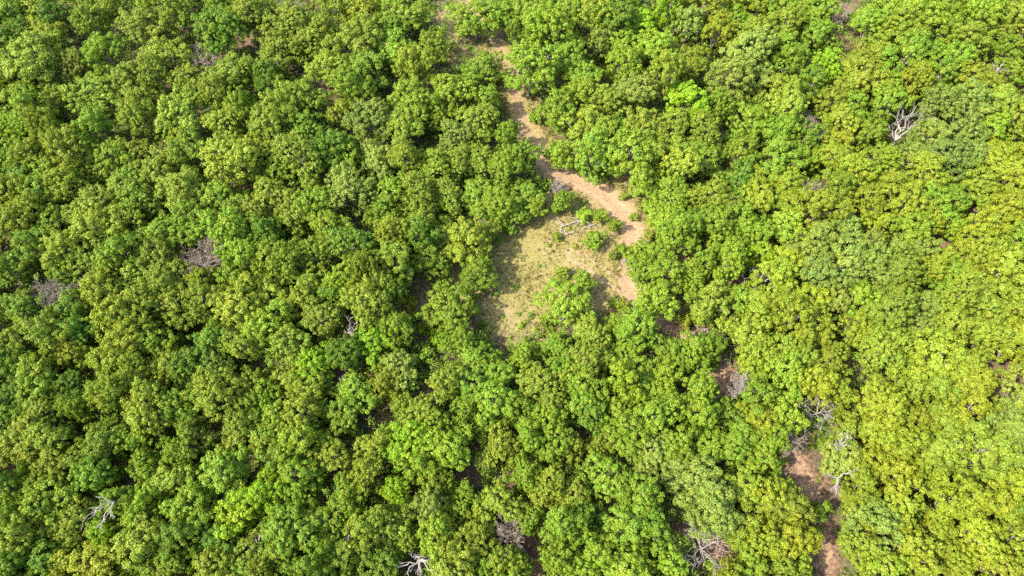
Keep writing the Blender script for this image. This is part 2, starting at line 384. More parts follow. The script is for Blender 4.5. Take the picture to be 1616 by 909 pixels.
# ------------------------------------------------------------------ ground: track, meadow, bare soil
TRACK = [(700, -60, 1.1), (745, 20, 1.2), (790, 72, 1.1), (808, 105, 1.1), (812, 150, 1.3), (832, 205, 1.9), (856, 248, 2.0), (885, 276, 1.6), (940, 297, 1.8), (972, 322, 2.1), (994, 352, 2.0), (1000, 385, 1.3),
         (990, 425, 0.8), (992, 460, 1.2), (1012, 492, 1.2), (1066, 525, 1.4), (1110, 566, 1.3), (1150, 605, 1.5), (1200, 655, 1.4), (1245, 705, 1.45), (1275, 765, 1.3), (1296, 830, 1.4), (1305, 880, 1.4), (1312, 960, 1.4)]
MEADOW = [(862, 326), (905, 335), (960, 345), (985, 380), (972, 425), (975, 470), (960, 500), (915, 492), (890, 512), (872, 530), (835, 545), (810, 560), (800, 585), (780, 560), (758, 520), (752, 495), (765, 465), (775, 430), (772, 385), (795, 352), (830, 340)]
GRASSY = [(842, 175, 2.2), (850, 200, 2.0), (780, 80, 2.6), (728, 95, 2.0), (703, 32, 2.0), (715, 55, 1.5), (795, 60, 2.2), (1000, 320, 2.0), (1020, 350, 2.0), (1010, 300, 1.8), (970, 280, 2.2), (935, 275, 2), (724, 447, 3.0), (655, 500, 3.2), (692, 545, 2.6),
          (665, 600, 1.6), (1095, 415, 2.2), (1075, 400, 1.5), (1340, 700, 1.6), (1100, 400, 2), (880, 320, 2.0), (850, 330, 2), (1180, 610, 1.2), (985, 465, 2.2), (960, 480, 2.2), (940, 420, 2.2), (1300, 690, 1.5), (757, 480, 1.8), (648, 520, 2.2)]
BARE = [(520, 155, 1.6), (310, 40, 1.8), (390, 70, 1.4), (1345, 64, 2.3), (1335, 20, 1.8), (1325, 45, 1.2), (1600, 132, 1.8), (1065, 520, 2.1), (1148, 598, 1.8), (840, 876, 1.6), (835, 900, 1.6), (1460, 402, 1.6), (1490, 390, 1.5), (1545, 330, 1.2),
        (1480, 420, 1.2), (1325, 510, 1.2), (1600, 585, 1.5), (1565, 600, 2.0), (1580, 790, 2.2), (1370, 740, 1.3), (1365, 712, 1.0), (970, 805, 1.2), (960, 850, 1.4), (925, 722, 1.3), (870, 800, 0.9), (605, 655, 1.1), (540, 712, 0.7), (750, 755, 1.0), (1130, 860, 1.6), (1185, 855, 1.0),
        (720, 755, 0.7), (780, 720, 0.8), (1150, 440, 1.6), (1130, 455, 1.3), (1110, 405, 1.4), (1290, 760, 1.2), (1095, 395, 1.2), (1250, 335, 0.9), (1350, 320, 1.0), (1580, 100, 1.2), (740, 235, 1.2), (15, 735, 1.2), (610, 480, 0.9), (1000, 375, 1.0), (890, 270, 1.3), (540, 590, 0.9), (680, 630, 0.7)]
def gp(px, py): x, y, t = at(px, py, 0); return (x, y)
track_w = np.array([(*gp(a, b), c*0.86) for a, b, c in TRACK])
def smooth(P, k=3):
    for _ in range(k):
        Q = [P[0]]
        for i in range(len(P)-1):
            Q += [P[i]*0.75+P[i+1]*0.25, P[i]*0.25+P[i+1]*0.75]
        P = np.array(Q+[P[-1]])
    return P
track_w = smooth(track_w)
meadow_w = np.array([gp(a, b) for a, b in MEADOW])

def track_dist(X, Y):
    """signed-ish: distance to the centre line over the half width there"""
    best = np.full(X.shape, 1e9); off = np.zeros(X.shape)
    for i in range(len(track_w)-1):
        a, b = track_w[i], track_w[i+1]; d = b[:2]-a[:2]; L2 = d@d+1e-9
        t = np.clip(((X-a[0])*d[0]+(Y-a[1])*d[1])/L2, 0, 1)
        hw = a[2]+(b[2]-a[2])*t
        q = np.hypot(X-a[0]-t*d[0], Y-a[1]-t*d[1])/hw
        m = q < best; best[m] = q[m]
    return best

def poly_sdf(P, X, Y):
    d = np.full(X.shape, 1e9); inside = np.zeros(X.shape, bool)
    for i in range(len(P)):
        a, b = P[i], P[(i+1) % len(P)]; e = b-a
        t = np.clip(((X-a[0])*e[0]+(Y-a[1])*e[1])/(e@e), 0, 1)
        d = np.minimum(d, np.hypot(X-a[0]-t*e[0], Y-a[1]-t*e[1]))
        c = (a[1] > Y) != (b[1] > Y)
        with np.errstate(divide='ignore', invalid='ignore'):
            inside ^= c & (X < (b[0]-a[0])*(Y-a[1])/(b[1]-a[1]+1e-12)+a[0])
    return np.where(inside, d, -d)

GW = [(*gp(a, b), r) for a, b, r in GRASSY]; BW = [(*gp(a, b), r) for a, b, r in BARE]
def masks(X, Y):
    td = track_dist(X, Y)
    tr = np.clip(1.0-0.5*td, 0, 1)                    # 0.5 at the edge of the worn strip
    gr = np.clip(0.5+poly_sdf(meadow_w, X, Y)*0.35, 0, 1)
    for a, b, r in GW: gr = np.maximum(gr, np.clip(1-0.5*np.hypot(X-a, Y-b)/r, 0, 1))
    gr = np.maximum(gr, np.clip(0.95-0.25*td, 0, 1)*0.95)
    ba = np.zeros(X.shape)
    for a, b, r in BW: ba = np.maximum(ba, np.clip(1-0.5*np.hypot(X-a, Y-b)/r, 0, 1))
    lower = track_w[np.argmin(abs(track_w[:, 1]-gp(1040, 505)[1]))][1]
    # south of the clearing the track is redder and dulled by leaf litter
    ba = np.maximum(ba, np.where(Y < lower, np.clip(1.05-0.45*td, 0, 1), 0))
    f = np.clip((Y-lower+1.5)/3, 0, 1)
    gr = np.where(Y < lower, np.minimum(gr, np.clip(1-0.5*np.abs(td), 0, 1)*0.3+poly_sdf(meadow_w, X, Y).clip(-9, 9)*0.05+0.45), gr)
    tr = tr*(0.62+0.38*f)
    upper = np.clip((Y-gp(885, 268)[1])/4, 0, 1)      # towards the far end the track is duller, half grown over
    tr = tr*(1-0.34*upper); ba = np.maximum(ba, upper*np.clip(1.0-0.5*td, 0, 1)*0.9)
    return tr, gr, ba, td

def axis(lo, hi, step, far):
    core = np.arange(lo, hi+1e-6, step); g, e = [], step
    v = hi
    while v < far: e *= 1.35; v += e; g.append(v)
    h, e = [], step; v = lo
    while v > -far: e *= 1.35; v -= e; h.append(v)
    return np.concatenate([h[::-1], core, g])
xs, ys = axis(-88, 88, 0.36, 900), axis(-6, 104, 0.36, 900)
X, Y = np.meshgrid(xs, ys, indexing='xy')
TR, GR, BA, TD = masks(X, Y)
Z = gz(X, Y) - 0.10*np.clip(1-TD, 0, 1)*(TD < 1) + rng.normal(0, 0.012, X.shape)
rut = np.exp(-((np.abs(TD)-0.52)/0.2)**2)
# two faint wheel lines that branch off across the meadow
w2 = smooth(np.array([(*gp(a, b), 0.8) for a, b in [(905, 403), (925, 412), (950, 432), (985, 455)]]))
tw, track_keep = track_w, track_w
track_w = w2; D2 = track_dist(X, Y); track_w = tw
faint = np.exp(-((D2-0.95)/0.35)**2)*0.9
TRm = np.maximum(TR, np.where(D2 < 2.2, faint, 0))
idx = np.arange(X.size).reshape(X.shape)
quad = np.stack([idx[:-1, :-1], idx[:-1, 1:], idx[1:, 1:], idx[1:, :-1]], -1).reshape(-1, 4)
V = np.stack([X, Y, Z], -1).reshape(-1, 3)
MC = np.stack([TRm, GR, BA, np.ones_like(TR)], -1).reshape(-1, 4)
RU = (rut*(TD < 1.2)).ravel()
fm = MC[quad].mean(1)
low_n = np.sin(V[quad[:, 0], 0]*2.1)*np.sin(V[quad[:, 0], 1]*1.9+1)*0.06
cls = np.where((TD.ravel()[quad].mean(1)+low_n < 1.0), 1, np.where(fm[:, 1]+low_n > 0.5, 2, 0))
for k, nm in ((0, "forest_floor"), (1, "dirt_track"), (2, "meadow")):
    q = quad[cls == k]; u, inv = np.unique(q, return_inverse=True)
    me = mesh_from(nm, V[u], inv.reshape(-1, 4), 4, SOIL, MC[u], "mask")
    a = me.attributes.new("rut", 'FLOAT', 'POINT'); a.data.foreach_set("value", RU[u].astype(np.float32))
    me.polygons.foreach_set("use_smooth", np.ones(len(q), bool))
    tag(link(nm, me), kind='structure')

# ------------------------------------------------------------------ placing the trees
class Grid(dict): pass
PLACED = []        # x, y, R in metres
def h_of(kind, R):
    return 0.62*PR[kind][1]*zscale(kind, R)
def zscale(kind, R):
    s = R/PR[kind][0]
    return 0.45+0.55*s if kind in ('round', 'fine', 'bold') else 0.3+0.7*s

def pick_kind(px, c, r, rr):
    if rr < 24: return 'young'
    right = np.clip((px-600)/700, 0, 1)
    if random.random() < right*0.75: return 'bold'
    if c in 'op' and random.random() < 0.6: return 'fine'
    return random.choice(['round', 'round', 'fine', 'bold'])

NAME = {'g': 'broadleaf_tree', 'd': 'broadleaf_tree', 'b': 'broadleaf_tree', 'o': 'oak_tree', 'p': 'oak_tree', 'y': 'hickory_tree', 'l': 'hickory_tree', 'r': 'hickory_tree'}
TEMPL = {}
def tree_copy(name, kind, vi, loc, rz, scale, colour):
    """first of a kind is built, every later one is a copy of the thing and of each of its parts"""
    key = (name, kind, vi)
    if key not in TEMPL:
        root = empty(name, loc, rz)
        cm, tm = PROTO[kind][vi]
        parts = [link("foliage" if kind == 'shrub' else "crown", cm, root), link("stem" if kind == 'shrub' else "trunk", tm, root)]
        TEMPL[key] = (root, parts)
    else:
        r0, p0 = TEMPL[key]
        root = r0.copy(); COL.objects.link(root); parts = []
        for p in p0:
            q = p.copy(); COL.objects.link(q); q.parent = root; parts.append(q)
        root.location = loc; root.rotation_euler = (0, 0, rz)
    root.scale = scale
    parts[0].color = (*colour, 1)
    return root

def jitter(c):
    b = np.array(COLOURS[c]); v = 1+rng.normal(0, 0.10); h = rng.normal(0, 0.045)
    return tuple(np.clip(b*v*np.array([1+h, 1, 1-h]), 0.003, 0.4))

ALL = []           # things that want a label: dict(root, px, py, r, c, name)
def put(px, py, rr, c, name=None, kind=None):
    kind = kind or pick_kind(px, c, rr, rr)
    name = name or ('young_tree' if kind == 'young' else NAME[c])
    R = rr/F*70*0.9
    rr = rr*rng.uniform(0.9, 1.16)
    for _ in range(2):
        x, y, t = at(px, py, h_of(kind, R)); R = rr/F*t*(0.88 if kind != 'shrub' else 0.72)
    s = R/PR[kind][0]; zs = zscale(kind, R)*rng.uniform(0.80, 1.18)*(rng.uniform(1.15, 1.35) if rng.random() < 0.13 else 1.0)
    # the trees that rim the clearing stand lower than the closed wood
    rim = poly_sdf(meadow_w, np.array([x]), np.array([y]))[0]
    if rim > -5 and kind != 'shrub': zs *= 0.8
    vi = int(rng.integers(len(PROTO[kind])))
    root = tree_copy(name, kind, vi, (x, y, float(gz(x, y))-0.05), rng.uniform(0, 6.283),
                     (s*rng.uniform(0.86, 1.18), s*rng.uniform(0.86, 1.18), zs), jitter(c))
    PLACED.append((x, y, R))
    ALL.append(dict(root=root, px=px, py=py, r=rr, c=c, name=name, kind=kind))
    return root

for px, py, rr, c in trees: put(px, py, rr, c)
for px, py, rr, c in shrubs: put(px, py, rr, c, 'shrub', 'shrub')

# gaps the list leaves along the frame edges and between crowns: smaller trees of the colour around them
open_px = [(a, b, r*14+10) for a, b, r in GRASSY] + [(a, b, r*13+12) for a, b, r in BARE] + [(a, b, c*13+16) for a, b, c in TRACK]
open_px += [(654, 505, 34), (662, 545, 26), (692, 548, 22), (752, 500, 24), (725, 445, 24)]
DEAD_PX = [(318, 405, 30), (75, 458, 20), (118, 452, 20), (1275, 298, 24), (1280, 195, 20), (455, 12, 20), (310, 88, 20), (1250, 690, 26), (1300, 645, 26), (1180, 605, 20), (805, 845, 26), (555, 525, 20), (540, 600, 18), (1425, 195, 28), (1115, 862, 34), (655, 890, 30),
           (160, 800, 26), (1205, 432, 18), (1322, 692, 18), (1330, 750, 18), (1330, 12, 16)]
open_px += DEAD_PX
poly_px = np.array(MEADOW, float)
L = np.array([(t['px'], t['py'], t['r']) for t in ALL if t['kind'] != 'shrub'])
n_fill = 0
cand = rng.uniform((-28, -28), (W0+28, H0+30), (9000, 2))
for px, py in cand:
    d = np.hypot(L[:, 0]-px, L[:, 1]-py)
    inside = 0 < px < W0 and 0 < py < H0
    need = 0.98 if inside else 0.9
    if (d < need*L[:, 2] + 15).any(): continue
    if poly_sdf(poly_px, np.array([px]), np.array([py-18]))[0] > -30: continue
    if any(math.hypot(px-a, py-b) < q+18 for a, b, q in open_px): continue
    near = ALL[int(np.argmin(np.hypot(L[:, 0]-px, L[:, 1]-py)))]
    k = np.argsort(d)[:3]; c = random.choice([trees[i][3] if i < len(trees) else 'g' for i in k])
    rr = float(np.clip(d.min()-L[d.argmin(), 2]+14, 22, 34))*rng.uniform(0.9, 1.05)
    put(px, py, rr, c); n_fill += 1
    L = np.vstack([L, (px, py, rr)])
print("TREES", len(ALL), "fill", n_fill)

# ------------------------------------------------------------------ woodland that goes on beyond the frame: one mass
def woods():
    lv, lc = [], []
    cl = []
    for i in range(4):
        v, col, lob = crown_cloud(700+i, clump=0.75, leaf=0.6, per=26, nl=(5, 7))
        cl.append((v, col))
    P = np.array(PLACED)
    pts = []
    C = rng.uniform((-104, -16), (104, 120), (14000, 2))
    px, py, dep = project(C[:, 0], C[:, 1], np.full(len(C), 7.0)); px0, py0, _ = project(C[:, 0], C[:, 1], np.full(len(C), 1.0))
    out = (px < -48) | (px > W0+48) | (py0 < -52) | (py > H0+60)
    fx = np.abs(px-W0/2) < W0/2+330
    fy = (py > -210) & (py < H0+330)
    for (x, y), ok in zip(C, out & fx & fy):
        if not ok or track_dist(np.array([x]), np.array([y]))[0] < 2.4: continue
        if len(pts) and (np.hypot(*(np.array(pts)-(x, y)).T) < 3.7).any(): continue
        if (np.hypot(P[:, 0]-x, P[:, 1]-y) < 3.0).any(): continue
        pts.append((x, y))
    for x, y in pts:
        v, col = cl[int(rng.integers(4))]
        a = rng.uniform(0, 6.28); s = rng.uniform(0.85, 1.2); ca, sa = math.cos(a)*s, math.sin(a)*s
        w = np.stack([v[:, 0]*ca-v[:, 1]*sa+x, v[:, 0]*sa+v[:, 1]*ca+y, v[:, 2]*rng.uniform(0.85, 1.1)+float(gz(x, y))], 1)
        lv.append(w); cc = col.copy(); cc[:, 1] = np.clip(cc[:, 1]+rng.normal(0, 0.25), 0, 1); lc.append(cc)
    v, c = np.concatenate(lv), np.concatenate(lc)
    o = link("surrounding_woods", mesh_from("surrounding_woods", v, quads(len(v)//4), 4, LEAF, c)); o.color = (0.115, 0.155, 0.010, 1)
    tag(o, kind='stuff'); print("WOODS", len(pts), len(v)//4)
woods()

# ------------------------------------------------------------------ undergrowth and grass: uncountable
def undergrowth():
    C = rng.uniform((-88, -2), (88, 102), (42000, 2))
    tr, gr, ba, td = masks(C[:, 0], C[:, 1])
    nz = np.sin(C[:, 0]*0.5+1)*np.sin(C[:, 1]*0.43)+np.sin(C[:, 0]*0.17+C[:, 1]*0.21)
    keep = (((td > 1.25) & (gr < 0.5) & (ba < 0.5)) | ((td > 0.75) & (ba >= 0.5) & (rng.random(len(C)) < 0.22))) & (rng.random(len(C)) < np.clip(0.62+0.16*nz, 0.2, 0.95))
    C = C[keep]; px, py, _ = project(C[:, 0], C[:, 1], np.zeros(len(C)))
    C = C[(px > -120) & (px < W0+120) & (py > -80) & (py < H0+90)]
    N, k = len(C), 22
    hgt = 0.3+2.0*rng.random(N)**2.2; rad = 0.35+0.45*rng.random(N)
    u = rng.normal(0, 1, (N, k, 3)); u[..., 2] = np.abs(u[..., 2])+0.2
    u /= np.linalg.norm(u, axis=2)[..., None]
    p = u*np.stack([rad, rad, hgt], 1)[:, None]*(0.6+0.4*rng.random((N, k, 1)))
    p += np.stack([C[:, 0], C[:, 1], gz(C[:, 0], C[:, 1])], 1)[:, None]
    t = np.empty((N, k, 4)); t[..., 0] = rng.random((N, k)); t[..., 1] = np.clip(rng.normal(0.5, 0.3, (N, 1)), 0, 1); t[..., 2] = (rng.random((N, 1)) < 0.1)*0.6; t[..., 3] = 1
    v, c = leaves(p.reshape(-1, 3), (u+np.array([0, 0, 0.5])).reshape(-1, 3), 0.26, t.reshape(-1, 4), rng)
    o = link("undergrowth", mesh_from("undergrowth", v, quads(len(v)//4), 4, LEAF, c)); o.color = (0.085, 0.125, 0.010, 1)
    tag(o, kind='stuff'); print("UNDERGROWTH", N)
undergrowth()

def understorey():
    """saplings and low branches that close the gaps under the canopy: loose leafy puffs, uncountable"""
    C = rng.uniform((-88, -2), (88, 102), (26000, 2))
    tr, gr, ba, td = masks(C[:, 0], C[:, 1])
    nz = np.sin(C[:, 0]*0.31+2)*np.sin(C[:, 1]*0.37)+np.sin(C[:, 0]*0.83-C[:, 1]*0.6)*0.6
    keep = (td > 2.0) & (gr < 0.3) & (ba < 0.4) & (rng.random(len(C)) < np.clip(0.55+0.2*nz, 0.1, 0.95))
    C = C[keep]; px, py, _ = project(C[:, 0], C[:, 1], np.full(len(C), 2.0))
    C = C[(px > -110) & (px < W0+110) & (py > -70) & (py < H0+80)]
    for a, b, q in DEAD_PX:
        px, py, _ = project(C[:, 0], C[:, 1], np.full(len(C), 2.5)); C = C[np.hypot(px-a, py-b) > q*0.7]
    N, k = len(C), 46
    z = rng.uniform(0.7, 3.6, N); rad = rng.uniform(0.3, 0.62, N)
    u = rng.normal(0, 1, (N, k, 3))+np.array([0, 0, 0.5]); u /= np.linalg.norm(u, axis=2)[..., None]
    p = u*rad[:, None, None]*np.array([1.15, 1.15, 0.8])*(0.5+0.6*rng.random((N, k, 1)))
    p += np.stack([C[:, 0], C[:, 1], gz(C[:, 0], C[:, 1])+z], 1)[:, None]
    t = np.empty((N, k, 4)); t[..., 0] = rng.random((N, k)); t[..., 1] = np.clip(rng.normal(0.5, 0.3, (N, 1)), 0, 1); t[..., 2] = 0; t[..., 3] = 1
    v, c = leaves(p.reshape(-1, 3), (u+np.array([0, 0, 0.4])).reshape(-1, 3), 0.22, t.reshape(-1, 4), rng)
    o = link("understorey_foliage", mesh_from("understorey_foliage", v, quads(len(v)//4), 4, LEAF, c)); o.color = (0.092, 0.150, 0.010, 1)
    tag(o, kind='stuff'); print("UNDERSTOREY", N)
understorey()

def grass():
    C = rng.uniform((-20, 15), (60, 80), (160000, 2))
    tr, gr, ba, td = masks(C[:, 0], C[:, 1])
    nz = np.sin(C[:, 0]*1.3+2*np.sin(C[:, 1]*0.7))*np.sin(C[:, 1]*1.1+1)+np.sin(C[:, 0]*0.4+C[:, 1]*0.5)
    keep = (td > 1.1) & (gr > 0.42) & (rng.random(len(C)) < np.clip(0.42+0.25*nz, 0.05, 0.9))
    C = C[keep]; N, k = len(C), 5
    v = np.empty((N, k, 4, 3)); a = rng.uniform(0, 6.283, (N, k)); h = rng.uniform(0.05, 0.2, (N, k)); w = rng.uniform(0.02, 0.045, (N, k))
    bx, by = C[:, None, 0]+rng.normal(0, 0.07, (N, k)), C[:, None, 1]+rng.normal(0, 0.07, (N, k))
    bz = gz(C[:, 0], C[:, 1])[:, None]-0.02
    lean = rng.uniform(0.3, 1.1, (N, k))*h; la = rng.uniform(0, 6.283, (N, k))
    for q, (s, tt, ws) in enumerate(((-1, 0, 1), (1, 0, 1), (1, 1, 0.5), (-1, 1, 0.5))):
        v[..., q, 0] = bx+np.cos(a)*w*s*ws+np.cos(la)*lean*tt
        v[..., q, 1] = by+np.sin(a)*w*s*ws+np.sin(la)*lean*tt
        v[..., q, 2] = bz+h*tt
    t = np.empty((N, k, 4)); t[..., 0] = rng.random((N, k)); t[..., 1] = np.clip(rng.normal(0.35, 0.2, (N, 1)), 0, 1); t[..., 2] = (rng.random((N, 1)) < 0.55)*0.9; t[..., 3] = 1
    # coarser tufts, some green, some straw, thicker along the verges of the track
    D = rng.uniform((-20, 10), (60, 85), (26000, 2)); tr, gr, ba, td = masks(D[:, 0], D[:, 1])
    D = D[((td > 0.95) & (td < 1.9) & (rng.random(len(D)) < 0.5)) | ((td > 1) & (gr > 0.45) & (rng.random(len(D)) < 0.16))]
    M, kk = len(D), 22
    u = rng.normal(0, 1, (M, kk, 3)); u[..., 2] = np.abs(u[..., 2])+0.3; u /= np.linalg.norm(u, axis=2)[..., None]
    rad = rng.uniform(0.10, 0.26, (M, 1, 1))
    p = u*rad*(0.4+0.6*rng.random((M, kk, 1)))+np.stack([D[:, 0], D[:, 1], gz(D[:, 0], D[:, 1])], 1)[:, None]
    t2 = np.empty((M, kk, 4)); t2[..., 0] = rng.random((M, 1))*0.7+0.3*rng.random((M, kk))-0.1; t2[..., 1] = np.clip(rng.normal(0.3, 0.3, (M, 1)), 0, 1); t2[..., 2] = 0; t2[..., 3] = 1
    v2, c2 = leaves(p.reshape(-1, 3), u.reshape(-1, 3), 0.16, t2.reshape(-1, 4), rng, 0.3)
    v = np.concatenate([v.reshape(-1, 3), v2]); c = np.concatenate([np.repeat(t.reshape(-1, 4), 4, axis=0), c2])
    o = link("meadow_grass", mesh_from("meadow_grass", v, quads(len(v)//4), 4, LEAF, c)); o.color = (0.112, 0.104, 0.028, 1)
    tag(o, kind='stuff'); print("GRASS", N)
grass()

def litter():
    """fallen sticks and dead leaves on the bare soil"""
    C = rng.uniform((-75, 2), (75, 100), (60000, 2)); tr, gr, ba, td = masks(C[:, 0], C[:, 1])
    C = C[((ba > 0.42) & (rng.random(len(C)) < 0.5)) | ((td < 1.4) & (rng.random(len(C)) < 0.07)) | ((gr > 0.6) & (rng.random(len(C)) < 0.05))]
    N = len(C); z = gz(C[:, 0], C[:, 1])+0.03
    t = np.ones((N, 4)); nrm = np.tile([0, 0, 1.0], (N, 1)); pts = np.stack([C[:, 0], C[:, 1], z], 1)
    h = N//3
    v1, c1 = leaves(pts[:h]+[0, 0, 0.04], nrm[:h], 0.75, t[:h], rng, 0.07, 0.25)
    v2, c2 = leaves(pts[h:], nrm[h:], 0.20, t[h:], rng, 0.7, 0.6)
    v = np.concatenate([v1, v2])
    o = link("leaf_litter", mesh_from("leaf_litter", v, quads(len(v)//4), 4, LITTER)); tag(o, kind='stuff'); print("LITTER", N)
LITTER = wood_material("dead_leaves", (0.05, 0.034, 0.022), (0.20, 0.145, 0.095))
litter()

# ------------------------------------------------------------------ weeds in the clearing
def weed_mesh(seed):
    r = np.random.default_rng(seed); k = 70
    u = r.normal(0, 1, (k, 3)); u[:, 2] = np.abs(u[:, 2]); u /= np.linalg.norm(u, axis=1)[:, None]
    p = u*np.array([0.34, 0.34, 0.4])*(0.5+0.5*r.random((k, 1)))
    t = np.stack([r.random(k), np.full(k, 0.5), np.zeros(k), np.ones(k)], 1)
    v, c = leaves(p, u+np.array([0, 0, 0.4]), 0.16, t, r)
    return mesh_from("weed_clump", v, quads(k), 4, LEAF, c)
WM = [weed_mesh(i) for i in range(3)]
WEEDS = [(783, 463, 1.1, 'd'), (816, 453, 1.0, 'g'), (818, 496, 0.8, 'g'), (838, 499, 1.1, 'd'), (822, 515, 1.2, 'g'), (845, 520, 1.1, 'o'), (829, 508, 0.8, 'o'), (908, 389, 1.0, 'o'), (866, 387, 0.9, 'o'), (851, 420, 0.7, 'd'), (872, 396, 0.6, 'd'), (793, 500, 0.8, 'g'), (860, 470, 0.8, 'o'), (805, 532, 0.7, 'g'), (898, 362, 0.9, 'o')]
w0 = None
for i, (px, py, s, c) in enumerate(WEEDS):
    x, y, t = at(px, py, 0.1)
    o = link("weed_clump", WM[i % 3]) if w0 is None else w0.copy()
    if w0 is None: w0 = o
    else: COL.objects.link(o); o.data = WM[i % 3]
    o.location = (x, y, float(gz(x, y))); o.rotation_euler = (0, 0, i*1.3); s *= 1.35; o.scale = (s, s, s*0.9); o.color = (*jitter(c), 1)
    ALL.append(dict(root=o, px=px, py=py, r=s*5, c=c, name='weed_clump', kind='weed'))

# ------------------------------------------------------------------ dead trees
def grow(T, r, p, d, L, rad, depth, up=0.1, nb=(2, 4), wig=0.14, mn=0.02):
    n = 5
    q = [np.asarray(p, float)]
    dd = d/np.linalg.norm(d)
    for i in range(n-1):
        dd = dd+r.normal(0, wig, 3)+np.array([0, 0, up*0.15]); dd /= np.linalg.norm(dd)
        q.append(q[-1]+dd*L/(n-1))
    q = np.array(q)
    T.add(q, np.linspace(rad, max(mn, rad*0.5), n), 5 if rad > 0.05 else 3)
    if depth <= 0: return
    for k in range(int(r.integers(*nb))):
        i = int(r.integers(1, n)); e = r.normal(0, 1, 3); e -= dd*(e@dd); e /= np.linalg.norm(e)+1e-9
        nd = dd*r.uniform(0.55, 0.95)+e*r.uniform(0.45, 0.85)+np.array([0, 0, up])
        grow(T, r, q[i], nd, L*r.uniform(0.5, 0.78), max(mn, rad*r.uniform(0.42, 0.62)), depth-1, up, nb, wig, mn)

def dead_tree(px, py, rr, mat, seed, label, limbs=6, depth=3, nb=(2, 4), spread=1.0, height=7.0, up=0.1, rad=0.15, mn=0.022, lean=(0, 0), name="dead_tree"):
    r = np.random.default_rng(seed)
    x, y, t = at(px, py, height*0.72); R = rr/F*t
    root = empty(name, (x-lean[0]*height*0.35, y-lean[1]*height*0.35, float(gz(x, y))))
    tag(root, label, "dead tree", "dead trees in the wood")
    T = Tubes(); fork = height*0.45
    stem = bend((0, 0, -0.2), (lean[0]*fork*0.6, lean[1]*fork*0.6, fork), r, 6, 0.06)
    T.add(stem, np.linspace(rad*1.2, rad*0.8, 6), 7)
    T.add(bend(stem[-1], stem[-1]+np.array([lean[0]*0.4, lean[1]*0.4, height*0.3]), r, 4, 0.1), np.linspace(rad*0.8, 0.04, 4), 6)
    link("trunk", T.mesh("trunk", mat), root)
    for k in range(limbs):
        a = 6.283*k/limbs+r.normal(0, 0.25)
        d = np.array([math.cos(a)*spread+lean[0], math.sin(a)*spread+lean[1], r.uniform(0.35, 0.8)])
        B = Tubes(); Ll = R*r.uniform(0.6, 0.85)
        grow(B, r, stem[-1]+np.array([0, 0, r.uniform(-0.6, 0.3)]), d, Ll, rad*r.uniform(0.45, 0.7), depth, up, nb, 0.15, mn)
        link("limb", B.mesh("limb", mat), root)
    return root

TW = dict(limbs=9, depth=4, nb=(3, 5), up=0.06, rad=0.1, mn=0.012)       # a dense grey tangle of twigs
BR = dict(limbs=6, depth=3, nb=(2, 4), up=0.08, rad=0.15, mn=0.02)       # bleached open branches
dead_tree(318, 404, 38, GREYWOOD, 1, "wide grey leafless crown of tangled twigs, largest dead tree among the left woods", **{**TW, 'limbs': 12})
dead_tree(72, 457, 26, GREYWOOD, 2, "grey leafless crown near the left edge, left one of a close pair", **TW)
dead_tree(120, 452, 24, GREYWOOD, 3, "grey leafless crown near the left edge, right one of a close pair", **TW)
dead_tree(1275, 296, 27, GREYWOOD, 4, "greyish pink upright tangle of twigs beside golden crowns, upper right woods", **TW)
dead_tree(1280, 195, 24, GREYWOOD, 5, "small grey tangled dead tree above the greyish pink one", **TW)
dead_tree(455, 12, 24, GREYWOOD, 6, "grey dead crown touching the photo's top edge among olive trees", height=6.5, **TW)
dead_tree(312, 84, 22, GREYWOOD, 7, "sparse grey twigs showing between olive crowns, upper left woods", **TW)
dead_tree(1248, 686, 26, GREYWOOD, 8, "grey-brown brushy dead tree hanging over the lower dirt track", **{**TW, 'limbs': 11})
dead_tree(1300, 644, 30, DEADWOOD, 9, "pale drooping dead tree of fine twigs above the lower dirt track", **{**TW, 'up': -0.05, 'limbs': 7, 'nb': (2, 4), 'rad': 0.07})
dead_tree(1180, 606, 26, DEADWOOD, 10, "pale fan of dead twigs at the edge of the brown bare patch", **TW)
dead_tree(802, 846, 30, GREYWOOD, 12, "grey dead brush beside the orange bare spot near the bottom edge", **TW)
dead_tree(555, 522, 24, DEADWOOD, 13, "whitish bare branches just left of the bright lime crown", **BR)
dead_tree(540, 594, 18, DEADWOOD, 14, "small white bare top in a dark gap below the lime crown", **BR)
dead_tree(1114, 862, 44, DEADWOOD, 16, "white bare tree with branches radiating like a star near the bottom", **{**BR, 'limbs': 10, 'mn': 0.012, 'rad': 0.085})
dead_tree(1205, 432, 22, DEADWOOD, 19, "short bleached snag above the red soil gap right of the clearing", **BR)
dead_tree(1328, 8, 17, GREYWOOD, 22, "pale grey twigs above the tan soil strip at the top edge", **TW)
dead_tree(548, 836, 18, DEADWOOD, 23, "small white twiggy snag between two broad crowns near the bottom", **{**BR, 'depth': 2})
dead_tree(400, 851, 16, DEADWOOD, 24, "little white bare spike in the lower left woods", **{**BR, 'limbs': 3, 'depth': 2})
dead_tree(1585, 98, 14, DEADWOOD, 25, "tiny white bare top in a dark hole near the right edge", **{**BR, 'limbs': 4, 'depth': 2})
dead_tree(1265, 335, 14, DEADWOOD, 26, "thin pale dead twig below the greyish pink dead tree", **{**BR, 'limbs': 4, 'depth': 2})
dead_tree(995, 412, 16, DEADWOOD, 27, "small pale dead shrub tree beside the track south of the bend", height=2.5, **{**BR, 'rad': 0.08})
dead_tree(880, 290, 12, DEADWOOD, 28, "silvery dead shrub where the shaded track turns", height=2.6, **{**TW, 'rad': 0.06})
dead_tree(1180, 585, 13, DEADWOOD, 29, "small pale snag between the bare patch and yellow crowns", **{**BR, 'limbs': 4, 'depth': 2})
